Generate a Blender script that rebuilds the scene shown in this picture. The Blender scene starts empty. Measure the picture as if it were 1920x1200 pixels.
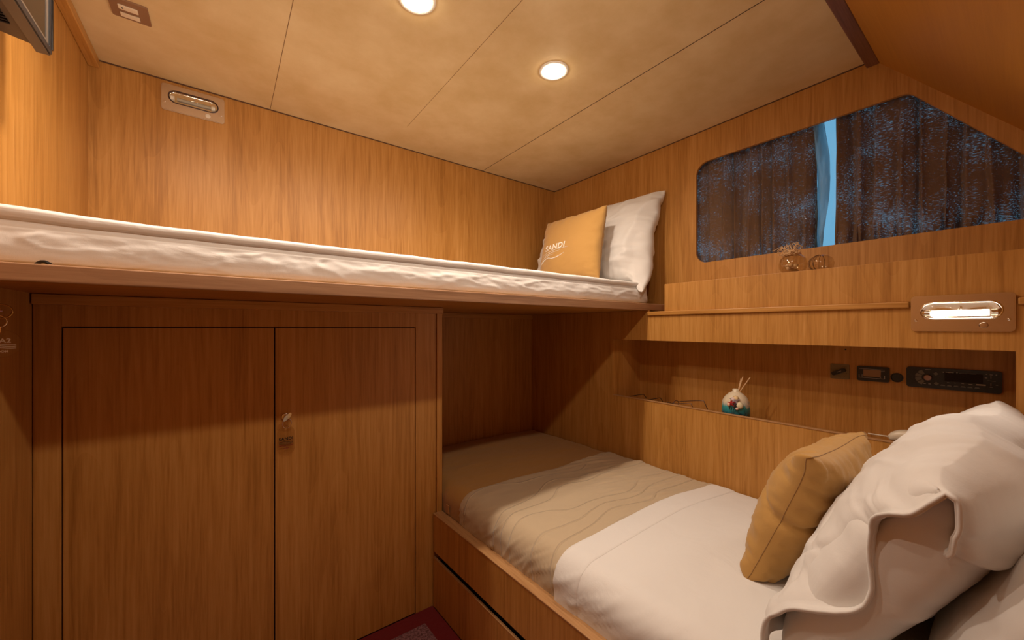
import bpy, bmesh, math, random
from mathutils import Vector, Matrix, noise
random.seed(7)
K = 0.00168            # metres per survey unit; survey origin = eye point, z up
FLOOR = -619.0
def W(x, y, z): return Vector((x*K, y*K, (z-FLOOR)*K))

sc = bpy.context.scene
col = sc.collection
# ------------------------------------------------------------------ camera
F_PX, YAW = 722.0, 53.2
cd = bpy.data.cameras.new('camera'); cam = bpy.data.objects.new('camera', cd); col.objects.link(cam)
cd.sensor_fit = 'HORIZONTAL'; cd.sensor_width = 36.0; cd.lens = F_PX/1920*36.0
cd.shift_y = 15.0/1920; cd.clip_start = 0.01
cam.location = W(0, 0, 0)
cam.rotation_euler = (math.radians(90), 0, math.radians(YAW-90))
sc.camera = cam
# ------------------------------------------------------------------ world, exposure
wd = bpy.data.worlds.new('daylight'); sc.world = wd; wd.use_nodes = True
wn = wd.node_tree.nodes
wn['Background'].inputs[0].default_value = (0.20, 0.52, 0.82, 1)
wn['Background'].inputs[1].default_value = 0.85
sc.view_settings.view_transform = 'Standard'; sc.view_settings.look = 'None'
sc.view_settings.gamma = 1.0; sc.view_settings.use_curve_mapping = False
sc.view_settings.exposure = 0.0
WARM = (1.0, 0.82, 0.66)
P_MAIN, P_FRONT = 18.5, 8.5      # watts of the downlights: row over the bunk edge / row by the beam

# ------------------------------------------------------------------ materials
def mat(name):
    m = bpy.data.materials.new(name); m.use_nodes = True
    nt = m.node_tree; b = nt.nodes['Principled BSDF']
    return m, nt, b
def N(nt, t, **kw):
    n = nt.nodes.new(t)
    for k, v in kw.items(): setattr(n, k, v)
    return n
def simple(name, c, rough=0.5, metal=0.0, spec=0.5, emit=None, es=0.0, **kw):
    m, nt, b = mat(name)
    b.inputs['Base Color'].default_value = (*c, 1); b.inputs['Roughness'].default_value = rough
    b.inputs['Metallic'].default_value = metal; b.inputs['Specular IOR Level'].default_value = spec
    if emit: b.inputs['Emission Color'].default_value = (*emit, 1); b.inputs['Emission Strength'].default_value = es
    for k, v in kw.items(): b.inputs[k].default_value = v
    return m
def ramp(nt, stops):
    r = N(nt, 'ShaderNodeValToRGB'); e = r.color_ramp.elements
    while len(e) < len(stops): e.new(0.5)
    for el, (p, c) in zip(e, stops): el.position = p; el.color = (*c, 1)
    return r
def wood(name, axis='z', dark=(0.30, 0.122, 0.020), mid=(0.475, 0.222, 0.050), light=(0.59, 0.305, 0.090), rough=0.42, contrast=0.8):
    m, nt, b = mat(name)
    tc = N(nt, 'ShaderNodeTexCoord')
    def mp(across, along):
        n = N(nt, 'ShaderNodeMapping')
        s = {'x': (along, across, across), 'y': (across, along, across), 'z': (across, across, along)}[axis]
        n.inputs['Scale'].default_value = s
        nt.links.new(tc.outputs['Object'], n.inputs['Vector']); return n
    a = mp(1.0, 0.10)
    warp = N(nt, 'ShaderNodeTexNoise'); warp.inputs['Scale'].default_value = 9; warp.inputs['Detail'].default_value = 2
    nt.links.new(a.outputs[0], warp.inputs['Vector'])
    broad = N(nt, 'ShaderNodeTexNoise'); broad.inputs['Scale'].default_value = 16; broad.inputs['Detail'].default_value = 4
    broad.inputs['Distortion'].default_value = 0.4
    nt.links.new(a.outputs[0], broad.inputs['Vector'])
    f = mp(1.0, 0.035)
    fine = N(nt, 'ShaderNodeTexNoise'); fine.inputs['Scale'].default_value = 230; fine.inputs['Detail'].default_value = 3; fine.inputs['Roughness'].default_value = 0.6
    nt.links.new(f.outputs[0], fine.inputs['Vector'])
    med = N(nt, 'ShaderNodeTexNoise'); med.inputs['Scale'].default_value = 75; med.inputs['Detail'].default_value = 2
    med.inputs['Distortion'].default_value = 0.8
    nt.links.new(f.outputs[0], med.inputs['Vector'])
    # growth rings, cathedral figure
    g = mp(1.0, 0.09)
    wv = N(nt, 'ShaderNodeTexNoise'); wv.inputs['Scale'].default_value = 5; wv.inputs['Detail'].default_value = 0.5
    nt.links.new(g.outputs[0], wv.inputs['Vector'])
    mul = N(nt, 'ShaderNodeMath', operation='MULTIPLY'); mul.inputs[1].default_value = 26
    nt.links.new(wv.outputs['Fac'], mul.inputs[0])
    fr = N(nt, 'ShaderNodeMath', operation='FRACT'); nt.links.new(mul.outputs[0], fr.inputs[0])
    def mad(src, k, add):
        n = N(nt, 'ShaderNodeMath', operation='MULTIPLY_ADD'); n.inputs[1].default_value = k
        nt.links.new(src, n.inputs[0])
        if isinstance(add, float): n.inputs[2].default_value = add
        else: nt.links.new(add, n.inputs[2])
        return n.outputs[0]
    c = contrast
    v = mad(broad.outputs['Fac'], 0.75*c, 0.5-0.5*(0.75+0.9+0.8)*c-0.05*c)
    v = mad(fine.outputs['Fac'], 0.9*c, v)
    v = mad(med.outputs['Fac'], 0.8*c, v)
    v = mad(fr.outputs[0], 0.10*c, v)
    r = ramp(nt, [(0.12, dark), (0.5, mid), (0.9, light)])
    nt.links.new(v, r.inputs[0])
    nt.links.new(r.outputs[0], b.inputs['Base Color'])
    b.inputs['Roughness'].default_value = rough; b.inputs['Specular IOR Level'].default_value = 0.35
    bp = N(nt, 'ShaderNodeBump'); bp.inputs['Strength'].default_value = 0.12; bp.inputs['Distance'].default_value = 0.001
    nt.links.new(fine.outputs['Fac'], bp.inputs['Height']); nt.links.new(bp.outputs[0], b.inputs['Normal'])
    return m
M_WOOD = wood('oak_veneer_upright')
M_WOODX = wood('oak_veneer_along_x', 'x')
M_WOODY = wood('oak_veneer_along_y', 'y')
M_EDGE = wood('oak_lipping', 'x', (0.22, 0.115, 0.06), (0.36, 0.20, 0.11), (0.48, 0.29, 0.165))
M_EDGEY = wood('oak_lipping_y', 'y', (0.30, 0.14, 0.05), (0.42, 0.22, 0.09), (0.52, 0.30, 0.13))
M_BEAM = wood('dark_beam', 'x', (0.13, 0.05, 0.025), (0.20, 0.085, 0.045), (0.27, 0.12, 0.065))
M_SLOPE = wood('sloped_veneer', 'x', (0.36, 0.145, 0.018), (0.44, 0.18, 0.022), (0.50, 0.215, 0.03), rough=0.5, contrast=0.45)
M_GAP = simple('shadow_gap', (0.012, 0.006, 0.004), 0.9)

def suede():
    m, nt, b = mat('beige_ceiling_suede')
    tc = N(nt, 'ShaderNodeTexCoord')
    n1 = N(nt, 'ShaderNodeTexNoise'); n1.inputs['Scale'].default_value = 5.5; n1.inputs['Detail'].default_value = 6; n1.inputs['Roughness'].default_value = 0.62
    nt.links.new(tc.outputs['Object'], n1.inputs['Vector'])
    r = ramp(nt, [(0.3, (0.60, 0.42, 0.20)), (0.55, (0.68, 0.50, 0.27)), (0.75, (0.74, 0.57, 0.33))])
    nt.links.new(n1.outputs['Fac'], r.inputs[0]); nt.links.new(r.outputs[0], b.inputs['Base Color'])
    b.inputs['Roughness'].default_value = 0.75; b.inputs['Specular IOR Level'].default_value = 0.2
    return m
M_CEIL = suede()

def cloth(name, c, wr=0.25, scale=14, quilt=False, weave=900, sheen=0.2, trans=0.0):
    m, nt, b = mat(name)
    tc = N(nt, 'ShaderNodeTexCoord')
    b.inputs['Base Color'].default_value = (*c, 1); b.inputs['Roughness'].default_value = 0.85
    b.inputs['Specular IOR Level'].default_value = 0.15; b.inputs['Sheen Weight'].default_value = sheen
    n = N(nt, 'ShaderNodeTexNoise'); n.inputs['Scale'].default_value = scale; n.inputs['Detail'].default_value = 4; n.inputs['Distortion'].default_value = 1.2
    nt.links.new(tc.outputs['Object'], n.inputs['Vector'])
    bp = N(nt, 'ShaderNodeBump'); bp.inputs['Strength'].default_value = wr; bp.inputs['Distance'].default_value = 0.012
    nt.links.new(n.outputs['Fac'], bp.inputs['Height'])
    out = bp
    if quilt:
        mp = N(nt, 'ShaderNodeMapping'); mp.inputs['Scale'].default_value = (0.35, 1, 0.2)
        nt.links.new(tc.outputs['Object'], mp.inputs['Vector'])
        w = N(nt, 'ShaderNodeTexNoise'); w.inputs['Scale'].default_value = 7.5; w.inputs['Detail'].default_value = 0
        nt.links.new(mp.outputs[0], w.inputs['Vector'])
        sp = N(nt, 'ShaderNodeSeparateXYZ'); nt.links.new(tc.outputs['Object'], sp.inputs[0])
        sx = N(nt, 'ShaderNodeMath', operation='MULTIPLY'); sx.inputs[1].default_value = 26; nt.links.new(sp.outputs[0], sx.inputs[0])
        sn = N(nt, 'ShaderNodeMath', operation='SINE'); nt.links.new(sx.outputs[0], sn.inputs[0])
        a = N(nt, 'ShaderNodeMath', operation='MULTIPLY'); a.inputs[1].default_value = 0.16; nt.links.new(sn.outputs[0], a.inputs[0])
        y = N(nt, 'ShaderNodeMath', operation='MULTIPLY_ADD'); y.inputs[1].default_value = 13.5; nt.links.new(sp.outputs[1], y.inputs[0]); nt.links.new(a.outputs[0], y.inputs[2])
        y2 = N(nt, 'ShaderNodeMath', operation='MULTIPLY_ADD'); y2.inputs[1].default_value = 3.2; nt.links.new(w.outputs['Fac'], y2.inputs[0]); nt.links.new(y.outputs[0], y2.inputs[2])
        pp = N(nt, 'ShaderNodeMath', operation='PINGPONG'); pp.inputs[1].default_value = 0.5; nt.links.new(y2.outputs[0], pp.inputs[0])
        sm = N(nt, 'ShaderNodeMapRange'); sm.inputs['From Max'].default_value = 0.085; sm.interpolation_type = 'SMOOTHSTEP'
        nt.links.new(pp.outputs[0], sm.inputs['Value'])
        b2 = N(nt, 'ShaderNodeBump'); b2.inputs['Strength'].default_value = 0.75; b2.inputs['Distance'].default_value = 0.0035; b2.invert = True
        nt.links.new(sm.outputs[0], b2.inputs['Height']); nt.links.new(out.outputs[0], b2.inputs['Normal']); out = b2
    wv = N(nt, 'ShaderNodeTexNoise'); wv.inputs['Scale'].default_value = weave; wv.inputs['Detail'].default_value = 1
    nt.links.new(tc.outputs['Object'], wv.inputs['Vector'])
    b3 = N(nt, 'ShaderNodeBump'); b3.inputs['Strength'].default_value = 0.12; b3.inputs['Distance'].default_value = 0.0006
    nt.links.new(wv.outputs['Fac'], b3.inputs['Height']); nt.links.new(out.outputs[0], b3.inputs['Normal'])
    nt.links.new(b3.outputs[0], b.inputs['Normal'])
    return m
M_WHITE = cloth('white_cotton', (0.73, 0.705, 0.68), 0.20, 10)
M_PILLOW = cloth('white_pillow_cotton', (0.72, 0.695, 0.67), 0.10, 12)
M_BEIGE = cloth('beige_quilted_cover', (0.50, 0.39, 0.26), 0.12, 9, quilt=True)
M_GOLD = cloth('mustard_cotton', (0.46, 0.26, 0.078), 0.12, 16)
M_SEAM = cloth('mustard_seam', (0.30, 0.16, 0.05), 0.0)
M_THREAD = simple('white_thread', (0.85, 0.82, 0.76), 0.6)

def carpet():
    m, nt, b = mat('mauve_carpet')
    tc = N(nt, 'ShaderNodeTexCoord')
    n = N(nt, 'ShaderNodeTexNoise'); n.inputs['Scale'].default_value = 160; n.inputs['Detail'].default_value = 4
    nt.links.new(tc.outputs['Object'], n.inputs['Vector'])
    r = ramp(nt, [(0.35, (0.10, 0.035, 0.04)), (0.65, (0.34, 0.17, 0.19))]); nt.links.new(n.outputs['Fac'], r.inputs[0])
    nt.links.new(r.outputs[0], b.inputs['Base Color']); b.inputs['Roughness'].default_value = 1
    bp = N(nt, 'ShaderNodeBump'); bp.inputs['Strength'].default_value = 0.8; bp.inputs['Distance'].default_value = 0.004
    nt.links.new(n.outputs['Fac'], bp.inputs['Height']); nt.links.new(bp.outputs[0], b.inputs['Normal'])
    return m
M_CARPET = carpet()
M_BIND = cloth('dark_red_binding', (0.16, 0.008, 0.012), 0.1, 30)
M_FLOOR = simple('sub_floor', (0.10, 0.05, 0.03), 0.8)
M_CHROME = simple('satin_chrome', (0.70, 0.60, 0.50), 0.25, 1.0)
M_CHROMEP = simple('polished_chrome', (0.85, 0.78, 0.70), 0.08, 1.0)
M_BLACK = simple('black_plastic', (0.012, 0.011, 0.012), 0.4)
M_BLACKG = simple('black_gloss', (0.01, 0.009, 0.009), 0.08)
M_GREY = simple('grey_button', (0.16, 0.15, 0.13), 0.4)
M_MARK = simple('pale_marking', (0.45, 0.42, 0.40), 0.6)
M_TVB = simple('brown_grey_plastic', (0.085, 0.055, 0.035), 0.5)
M_TVF = simple('tv_bezel', (0.10, 0.072, 0.052), 0.4)
M_SCREEN = simple('tv_screen', (0.012, 0.010, 0.008), 0.12)
M_CREAM = simple('cream_plastic', (0.72, 0.62, 0.48), 0.35)
M_IVORY = simple('ivory_rocker', (0.78, 0.66, 0.50), 0.4)
M_PLATE = simple('bronze_plate', (0.30, 0.17, 0.10), 0.35, 0.2)
M_LENS = simple('lit_lamp_glass', (1, 1, 1), 0.3, emit=(1.0, 0.86, 0.66), es=66.0)
M_TUBE = simple('lit_tube', (1, 1, 1), 0.3, emit=(1.0, 0.86, 0.70), es=9.0)
M_TUBEOFF = simple('unlit_tube', (0.42, 0.36, 0.28), 0.25)
M_LAMPWHITE = simple('lamp_holder_white', (0.75, 0.68, 0.58), 0.5)
def thin_glass(name, c=(1, 1, 1), gloss=0.10, rough=0.03):
    m = bpy.data.materials.new(name); m.use_nodes = True; nt = m.node_tree; nt.nodes.clear()
    o = N(nt, 'ShaderNodeOutputMaterial'); t = N(nt, 'ShaderNodeBsdfTransparent'); g = N(nt, 'ShaderNodeBsdfGlossy')
    t.inputs[0].default_value = (*c, 1); g.inputs['Roughness'].default_value = rough
    f = N(nt, 'ShaderNodeLayerWeight'); f.inputs[0].default_value = 0.25
    pw = N(nt, 'ShaderNodeMath', operation='POWER'); pw.inputs[1].default_value = 2.0; nt.links.new(f.outputs['Facing'], pw.inputs[0])
    mr = N(nt, 'ShaderNodeMath', operation='MULTIPLY_ADD'); mr.inputs[1].default_value = 0.5; mr.inputs[2].default_value = gloss*0.35; nt.links.new(pw.outputs[0], mr.inputs[0])
    mx = N(nt, 'ShaderNodeMixShader'); nt.links.new(mr.outputs[0], mx.inputs[0]); nt.links.new(t.outputs[0], mx.inputs[1]); nt.links.new(g.outputs[0], mx.inputs[2])
    nt.links.new(mx.outputs[0], o.inputs[0]); return m
M_GLASS = thin_glass('clear_glass', (0.96, 0.98, 0.97))
M_BOWL = thin_glass('bowl_glass', (0.95, 0.92, 0.86), 0.2)
M_ACRYL = thin_glass('clear_acrylic', (0.95, 0.93, 0.90), 0.12, 0.1)
M_TINT = thin_glass('tinted_lens', (0.10, 0.07, 0.06), 0.3)

def curtain_mat():
    m = bpy.data.materials.new('dark_brown_weave'); m.use_nodes = True; nt = m.node_tree; nt.nodes.clear()
    o = N(nt, 'ShaderNodeOutputMaterial'); tc = N(nt, 'ShaderNodeTexCoord')
    mp = N(nt, 'ShaderNodeMapping'); mp.inputs['Scale'].default_value = (1, 0.25, 1.3)
    nt.links.new(tc.outputs['Object'], mp.inputs[0])
    n = N(nt, 'ShaderNodeTexNoise'); n.inputs['Scale'].default_value = 330; n.inputs['Detail'].default_value = 3; n.inputs['Roughness'].default_value = 0.7
    nt.links.new(mp.outputs[0], n.inputs['Vector'])
    d = N(nt, 'ShaderNodeBsdfDiffuse'); d.inputs[0].default_value = (0.20, 0.115, 0.062, 1)
    g = N(nt, 'ShaderNodeBsdfSheen'); g.inputs[0].default_value = (0.25, 0.17, 0.12, 1)
    ad = N(nt, 'ShaderNodeMixShader'); ad.inputs[0].default_value = 0.15; nt.links.new(d.outputs[0], ad.inputs[1]); nt.links.new(g.outputs[0], ad.inputs[2])
    tl = N(nt, 'ShaderNodeBsdfTranslucent'); tl.inputs[0].default_value = (0.10, 0.07, 0.05, 1)
    m1 = N(nt, 'ShaderNodeMixShader'); m1.inputs[0].default_value = 0.10
    nt.links.new(ad.outputs[0], m1.inputs[1]); nt.links.new(tl.outputs[0], m1.inputs[2])
    t = N(nt, 'ShaderNodeBsdfTransparent')
    mr = N(nt, 'ShaderNodeMapRange'); mr.inputs['From Min'].default_value = 0.56; mr.inputs['From Max'].default_value = 0.80; mr.inputs['To Max'].default_value = 0.42
    pn = N(nt, 'ShaderNodeTexNoise'); pn.inputs['Scale'].default_value = 9; nt.links.new(tc.outputs['Object'], pn.inputs['Vector'])
    pa = N(nt, 'ShaderNodeMath', operation='MULTIPLY_ADD'); pa.inputs[1].default_value = 0.45; pa.inputs[2].default_value = -0.20; nt.links.new(pn.outputs['Fac'], pa.inputs[0])
    pb = N(nt, 'ShaderNodeMath', operation='ADD'); nt.links.new(n.outputs['Fac'], pb.inputs[0]); nt.links.new(pa.outputs[0], pb.inputs[1])
    nt.links.new(pb.outputs[0], mr.inputs['Value'])
    m2 = N(nt, 'ShaderNodeMixShader'); nt.links.new(mr.outputs[0], m2.inputs[0]); nt.links.new(m1.outputs[0], m2.inputs[1]); nt.links.new(t.outputs[0], m2.inputs[2])
    nt.links.new(m2.outputs[0], o.inputs[0]); return m
M_CURT = curtain_mat()
def lining_mat():
    m = bpy.data.materials.new('pale_blue_lining'); m.use_nodes = True; nt = m.node_tree; nt.nodes.clear()
    o = N(nt, 'ShaderNodeOutputMaterial')
    d = N(nt, 'ShaderNodeBsdfDiffuse'); d.inputs[0].default_value = (0.25, 0.36, 0.42, 1)
    tl = N(nt, 'ShaderNodeBsdfTranslucent'); tl.inputs[0].default_value = (0.55, 0.72, 0.80, 1)
    mx = N(nt, 'ShaderNodeMixShader'); mx.inputs[0].default_value = 0.5
    nt.links.new(d.outputs[0], mx.inputs[1]); nt.links.new(tl.outputs[0], mx.inputs[2]); nt.links.new(mx.outputs[0], o.inputs[0]); return m
M_LIN = lining_mat()

# ------------------------------------------------------------------ mesh helpers (survey units)
def put(o, parent):
    col.objects.link(o)
    if parent is not None: o.parent = parent
    return o
def obj(name, bm, m, parent=None, smooth=False, auto=None):
    """bm is in survey units; parent (an Empty or mesh) carries world offset in o['_o']"""
    base = Vector((0, 0, 0))
    if parent is not None and parent.get('_b'): base = Vector(parent['_b'])
    for v in bm.verts: v.co = W(*v.co) - base
    bmesh.ops.recalc_face_normals(bm, faces=bm.faces[:])
    me = bpy.data.meshes.new(name); bm.to_mesh(me); bm.free()
    for p in me.polygons: p.use_smooth = smooth
    if auto is not None:
        for p in me.polygons: p.use_smooth = True
        me.set_sharp_from_angle(angle=math.radians(auto))
    me.materials.append(m)
    o = bpy.data.objects.new(name, me); put(o, parent)
    if parent is not None: o['_b'] = list(base)
    return o
def thing(name, label, cat, base, group=None):
    o = bpy.data.objects.new(name, None); o.empty_display_size = 0.02; col.objects.link(o)
    o.location = W(*base); o['_b'] = list(o.location)
    o['label'] = label; o['category'] = cat
    if group: o['group'] = group
    return o
def tag(o, label, cat, group=None):
    o['label'] = label; o['category'] = cat
    if group: o['group'] = group
    return o
def struct(o): o['kind'] = 'structure'; return o
def new(): return bmesh.new()
def merge(bm, tmp):
    me = bpy.data.meshes.new('t'); tmp.to_mesh(me); tmp.free(); bm.from_mesh(me); bpy.data.meshes.remove(me)
def box(bm, x0, x1, y0, y1, z0, z1, bev=0, seg=2):
    t = bmesh.new(); bmesh.ops.create_cube(t, size=1.0)
    for v in t.verts:
        v.co = Vector(((x0+x1)/2+v.co.x*(x1-x0), (y0+y1)/2+v.co.y*(y1-y0), (z0+z1)/2+v.co.z*(z1-z0)))
    if bev: bmesh.ops.bevel(t, geom=t.edges[:], offset=bev, segments=seg, affect='EDGES', profile=0.5)
    merge(bm, t)
def hexa(bm, pts, bev=0):
    """8 points: bottom ring 0-3, top ring 4-7"""
    t = bmesh.new(); v = [t.verts.new(p) for p in pts]
    for f in ((0,1,2,3), (4,5,6,7), (0,1,5,4), (1,2,6,5), (2,3,7,6), (3,0,4,7)): t.faces.new([v[i] for i in f])
    bmesh.ops.recalc_face_normals(t, faces=t.faces[:])
    if bev: bmesh.ops.bevel(t, geom=t.edges[:], offset=bev, segments=2, affect='EDGES', profile=0.5)
    merge(bm, t)
def prism(bm, poly, f0, f1, holes=()):
    """poly, holes: lists of 2D points; f0, f1: functions 2D -> 3D for the two faces"""
    t = bmesh.new(); ed = []
    loops = [poly]+list(holes)
    for lp in loops:
        vs = [t.verts.new((p[0], p[1], 0)) for p in lp]
        for i in range(len(vs)): ed.append(t.edges.new((vs[i], vs[(i+1) % len(vs)])))
    bmesh.ops.triangle_fill(t, edges=ed, use_beauty=True, use_dissolve=False)
    fs = [[v.co.xy.copy() for v in f.verts] for f in t.faces]; t.free()
    t = bmesh.new()
    for f in fs:
        t.faces.new([t.verts.new(f0(*p)) for p in f]); t.faces.new([t.verts.new(f1(*p)) for p in reversed(f)])
    for lp in loops:
        n = len(lp)
        for i in range(n):
            a, b = lp[i], lp[(i+1) % n]
            t.faces.new([t.verts.new(q) for q in (f0(*a), f0(*b), f1(*b), f1(*a))])
    bmesh.ops.remove_doubles(t, verts=t.verts[:], dist=1e-4)
    bmesh.ops.recalc_face_normals(t, faces=t.faces[:])
    merge(bm, t)
def rrect(cx, cy, w, h, r, n=6):
    pts = []
    for sx, sy, a0 in ((1, 1, 0), (-1, 1, 90), (-1, -1, 180), (1, -1, 270)):
        for i in range(n+1):
            a = math.radians(a0+90*i/n); pts.append((cx+sx*(w/2-r)+r*math.cos(a), cy+sy*(h/2-r)+r*math.sin(a)))
    return pts
def roundpoly(pts, rad, n=6):
    out = []; m = len(pts)
    for i in range(m):
        p0, p, p1 = Vector(pts[i-1]), Vector(pts[i]), Vector(pts[(i+1) % m]); r = rad[i]
        a = (p0-p).normalized(); b = (p1-p).normalized(); ang = a.angle(b); d = r/math.tan(ang/2)
        c = p+(a+b).normalized()*(r/math.sin(ang/2)); s = p+a*d-c; e = p+b*d-c
        for k in range(n+1):
            t = k/n; q = s.lerp(e, t).normalized()*r; out.append(tuple(c+q))
    return out
def tube(bm, pts, r, n=8, closed=False, cap=True):
    pts = [Vector(p) for p in pts]; rings = []; m = len(pts)
    rr = r if isinstance(r, (list, tuple)) else [r]*m
    up = None
    for i, p in enumerate(pts):
        if closed: d = pts[(i+1) % m]-pts[i-1]
        else: d = pts[min(i+1, m-1)]-pts[max(i-1, 0)]
        d.normalize()
        if up is None: up = d.orthogonal().normalized()
        up = (up-d*up.dot(d)).normalized(); s = d.cross(up)
        rings.append([bm.verts.new(p+(up*math.cos(2*math.pi*k/n)+s*math.sin(2*math.pi*k/n))*rr[i]) for k in range(n)])
    for i in range(m if closed else m-1):
        a, b = rings[i], rings[(i+1) % m]
        for k in range(n): bm.faces.new((a[k], a[(k+1) % n], b[(k+1) % n], b[k]))
    if cap and not closed:
        bm.faces.new(list(reversed(rings[0]))); bm.faces.new(rings[-1])
def lathe(bm, prof, c, ax=Vector((0, 0, 1)), n=32):
    """prof: list of (radius, height along ax)"""
    ax = Vector(ax).normalized(); a = ax.orthogonal().normalized(); b = ax.cross(a); c = Vector(c); rings = []
    for r, h in prof:
        if r < 1e-6: rings.append([bm.verts.new(c+ax*h)])
        else: rings.append([bm.verts.new(c+ax*h+(a*math.cos(2*math.pi*k/n)+b*math.sin(2*math.pi*k/n))*r) for k in range(n)])
    for p, q in zip(rings, rings[1:]):
        for k in range(n):
            k2 = (k+1) % n
            if len(p) == 1 and len(q) == 1: continue
            if len(p) == 1: bm.faces.new((p[0], q[k2], q[k]))
            elif len(q) == 1: bm.faces.new((p[k], p[k2], q[0]))
            else: bm.faces.new((p[k], p[k2], q[k2], q[k]))
def ball(bm, c, r, n=12): lathe(bm, [(r*math.sin(math.pi*i/n), -r*math.cos(math.pi*i/n)) for i in range(n+1)], c, n=2*n)
def grid(bm, fn, nu, nv, close_u=False):
    vs = [[bm.verts.new(fn(i/nu, j/nv)) for j in range(nv+1)] for i in range(nu+(0 if close_u else 1))]
    m = len(vs)
    for i in range(m if close_u else m-1):
        for j in range(nv):
            bm.faces.new((vs[i][j], vs[(i+1) % m][j], vs[(i+1) % m][j+1], vs[i][j+1]))
    return vs
def fb(x, y, z=0.0, o=3):
    return noise.fractal(Vector((x, y, z)), 0.8, 2.1, o)
def sstep(a, b, x):
    t = max(0, min(1, (x-a)/(b-a))); return t*t*(3-2*t)
def text_bm(s, size, fn, sub=3, bold=0.0, shear=0.0):
    cu = bpy.data.curves.new('t', 'FONT'); cu.body = s; cu.size = size; cu.align_x = 'CENTER'; cu.align_y = 'CENTER'; cu.offset = bold; cu.shear = shear; cu.space_character = 1.08
    o = bpy.data.objects.new('t', cu); col.objects.link(o); dg = bpy.context.evaluated_depsgraph_get()
    me = bpy.data.meshes.new_from_object(o.evaluated_get(dg)); bpy.data.objects.remove(o); bpy.data.curves.remove(cu)
    t = bmesh.new(); t.from_mesh(me); bpy.data.meshes.remove(me)
    bmesh.ops.subdivide_edges(t, edges=[e for e in t.edges if e.calc_length() > size/8], cuts=sub)
    bmesh.ops.triangulate(t, faces=t.faces[:])
    for v in t.verts: v.co = fn(v.co.x, v.co.y)
    return t

# ================================================================== SETTING
XW, YB, XL, ZC = 987.0, 1054.0, -204.0, 508.0        # window wall, back wall, left wall, ceiling
XP = 876.0                                           # face of the built-in side panelling
YS = -262.0                                          # wall behind the head of the room
def slope_z(y): return 497-1.19*(165-y)
bm = new(); box(bm, XL-30, XW+60, YS-30, YB+30, FLOOR-20, FLOOR); struct(obj('floor', bm, M_FLOOR))
bm = new(); box(bm, XL-20, XW+60, YB, YB+20, FLOOR, ZC+30); struct(obj('wall_back', bm, M_WOOD))
bm = new(); box(bm, XL-20, XL, YS-20, YB, FLOOR, ZC+30); struct(obj('wall_left', bm, M_WOOD))
bm = new(); box(bm, XL, XW+60, YS-20, YS, FLOOR, 20); struct(obj('wall_front', bm, M_WOOD))
# window wall with its opening
WIN = roundpoly([(517, 168), (517, 427), (127, 424), (-77, 168)], [27, 30, 24, 20], 8)
bm = new()
outer = [(YS, 43), (YS, slope_z(YS)+25), (165, 530), (YB, 530), (YB, 43)]
prism(bm, outer, lambda y, z: (XW, y, z), lambda y, z: (XW+7, y, z), [WIN])
struct(obj('wall_right', bm, M_WOOD))
bm = new(); box(bm, XW+40, XW+60, YS, YB, FLOOR, 150); box(bm, XW+40, XW+60, YS, YB, 469, 540); box(bm, XW+40, XW+60, 576, YB, 150, 469)
box(bm, XW+7, XW+40, 576, 590, 100, 500); box(bm, XW+7, XW+40, YS, 576, 138, 149); box(bm, XW+7, XW+40, YS, 576, 469, 480)
box(bm, XW+7, XW+60, YS, -130, 150, 469)
struct(obj('wall_right', bm, M_GAP))
# ceiling: four panels between seams
bm = new()
box(bm, XL, XW, 184, YB, ZC, ZC+8)
struct(obj('ceiling', bm, M_CEIL))
M_SEAMLINE = simple('panel_joint', (0.20, 0.10, 0.035), 0.8); M_JOINT = simple('open_panel_joint', (0.05, 0.025, 0.01), 0.8)
for i, (x, w, mm) in enumerate(((86, .5, M_SEAMLINE), (370, .4, M_SEAMLINE), (670, .8, M_JOINT))):
    bm = new(); box(bm, x-w, x+w, 184, (935 if i == 1 else YB-2), ZC-.25, ZC+.5); struct(obj('trim_%d' % (5+i), bm, mm))
bm = new(); box(bm, XL, XW+60, 150, YB, ZC+8, ZC+25); struct(obj('ceiling', bm, M_GAP))
bm = new()
hexa(bm, [(XL, 165, 497), (XW+40, 165, 497), (XW+40, YS, slope_z(YS)), (XL, YS, slope_z(YS)),
          (XL, 165, 535), (XW+40, 165, 535), (XW+40, YS, slope_z(YS)+30), (XL, YS, slope_z(YS)+30)])
struct(obj('ceiling', bm, M_SLOPE))
bm = new(); box(bm, XL, XW, 165, 184, 497, ZC+8, 1.5); struct(obj('trim_1', bm, M_BEAM))          # beam at the ridge
bm = new(); box(bm, XL, XL+15, 184, YB, 492, ZC, 1.5); struct(obj('trim_2', bm, M_WOODY))         # cornice, left wall
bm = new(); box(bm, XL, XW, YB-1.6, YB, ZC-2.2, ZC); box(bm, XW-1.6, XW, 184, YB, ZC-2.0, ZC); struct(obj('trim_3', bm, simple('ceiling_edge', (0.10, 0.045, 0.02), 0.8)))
bm = new(); box(bm, 396, XP, YB-5, YB, 31, 45.5, .8); struct(obj('trim_4', bm, M_WOODX))          # batten under the bunk
# window: frame + pane
bm = new()
fr = [(575, 150), (575, 468), (112, 468), (-128, 150)]
prism(bm, fr, lambda y, z: (XW+36, y, z), lambda y, z: (XW+40, y, z), [roundpoly([(552, 163), (552, 456), (118, 453), (-106, 163)], [20]*4, 5)])
wf = struct(obj('window_1', bm, M_BLACK))
bm = new(); prism(bm, [(565, 155), (565, 462), (114, 462), (-118, 155)], lambda y, z: (XW+37, y, z), lambda y, z: (XW+38, y, z))
o = obj('pane', bm, M_GLASS, None); o.parent = wf

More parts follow.
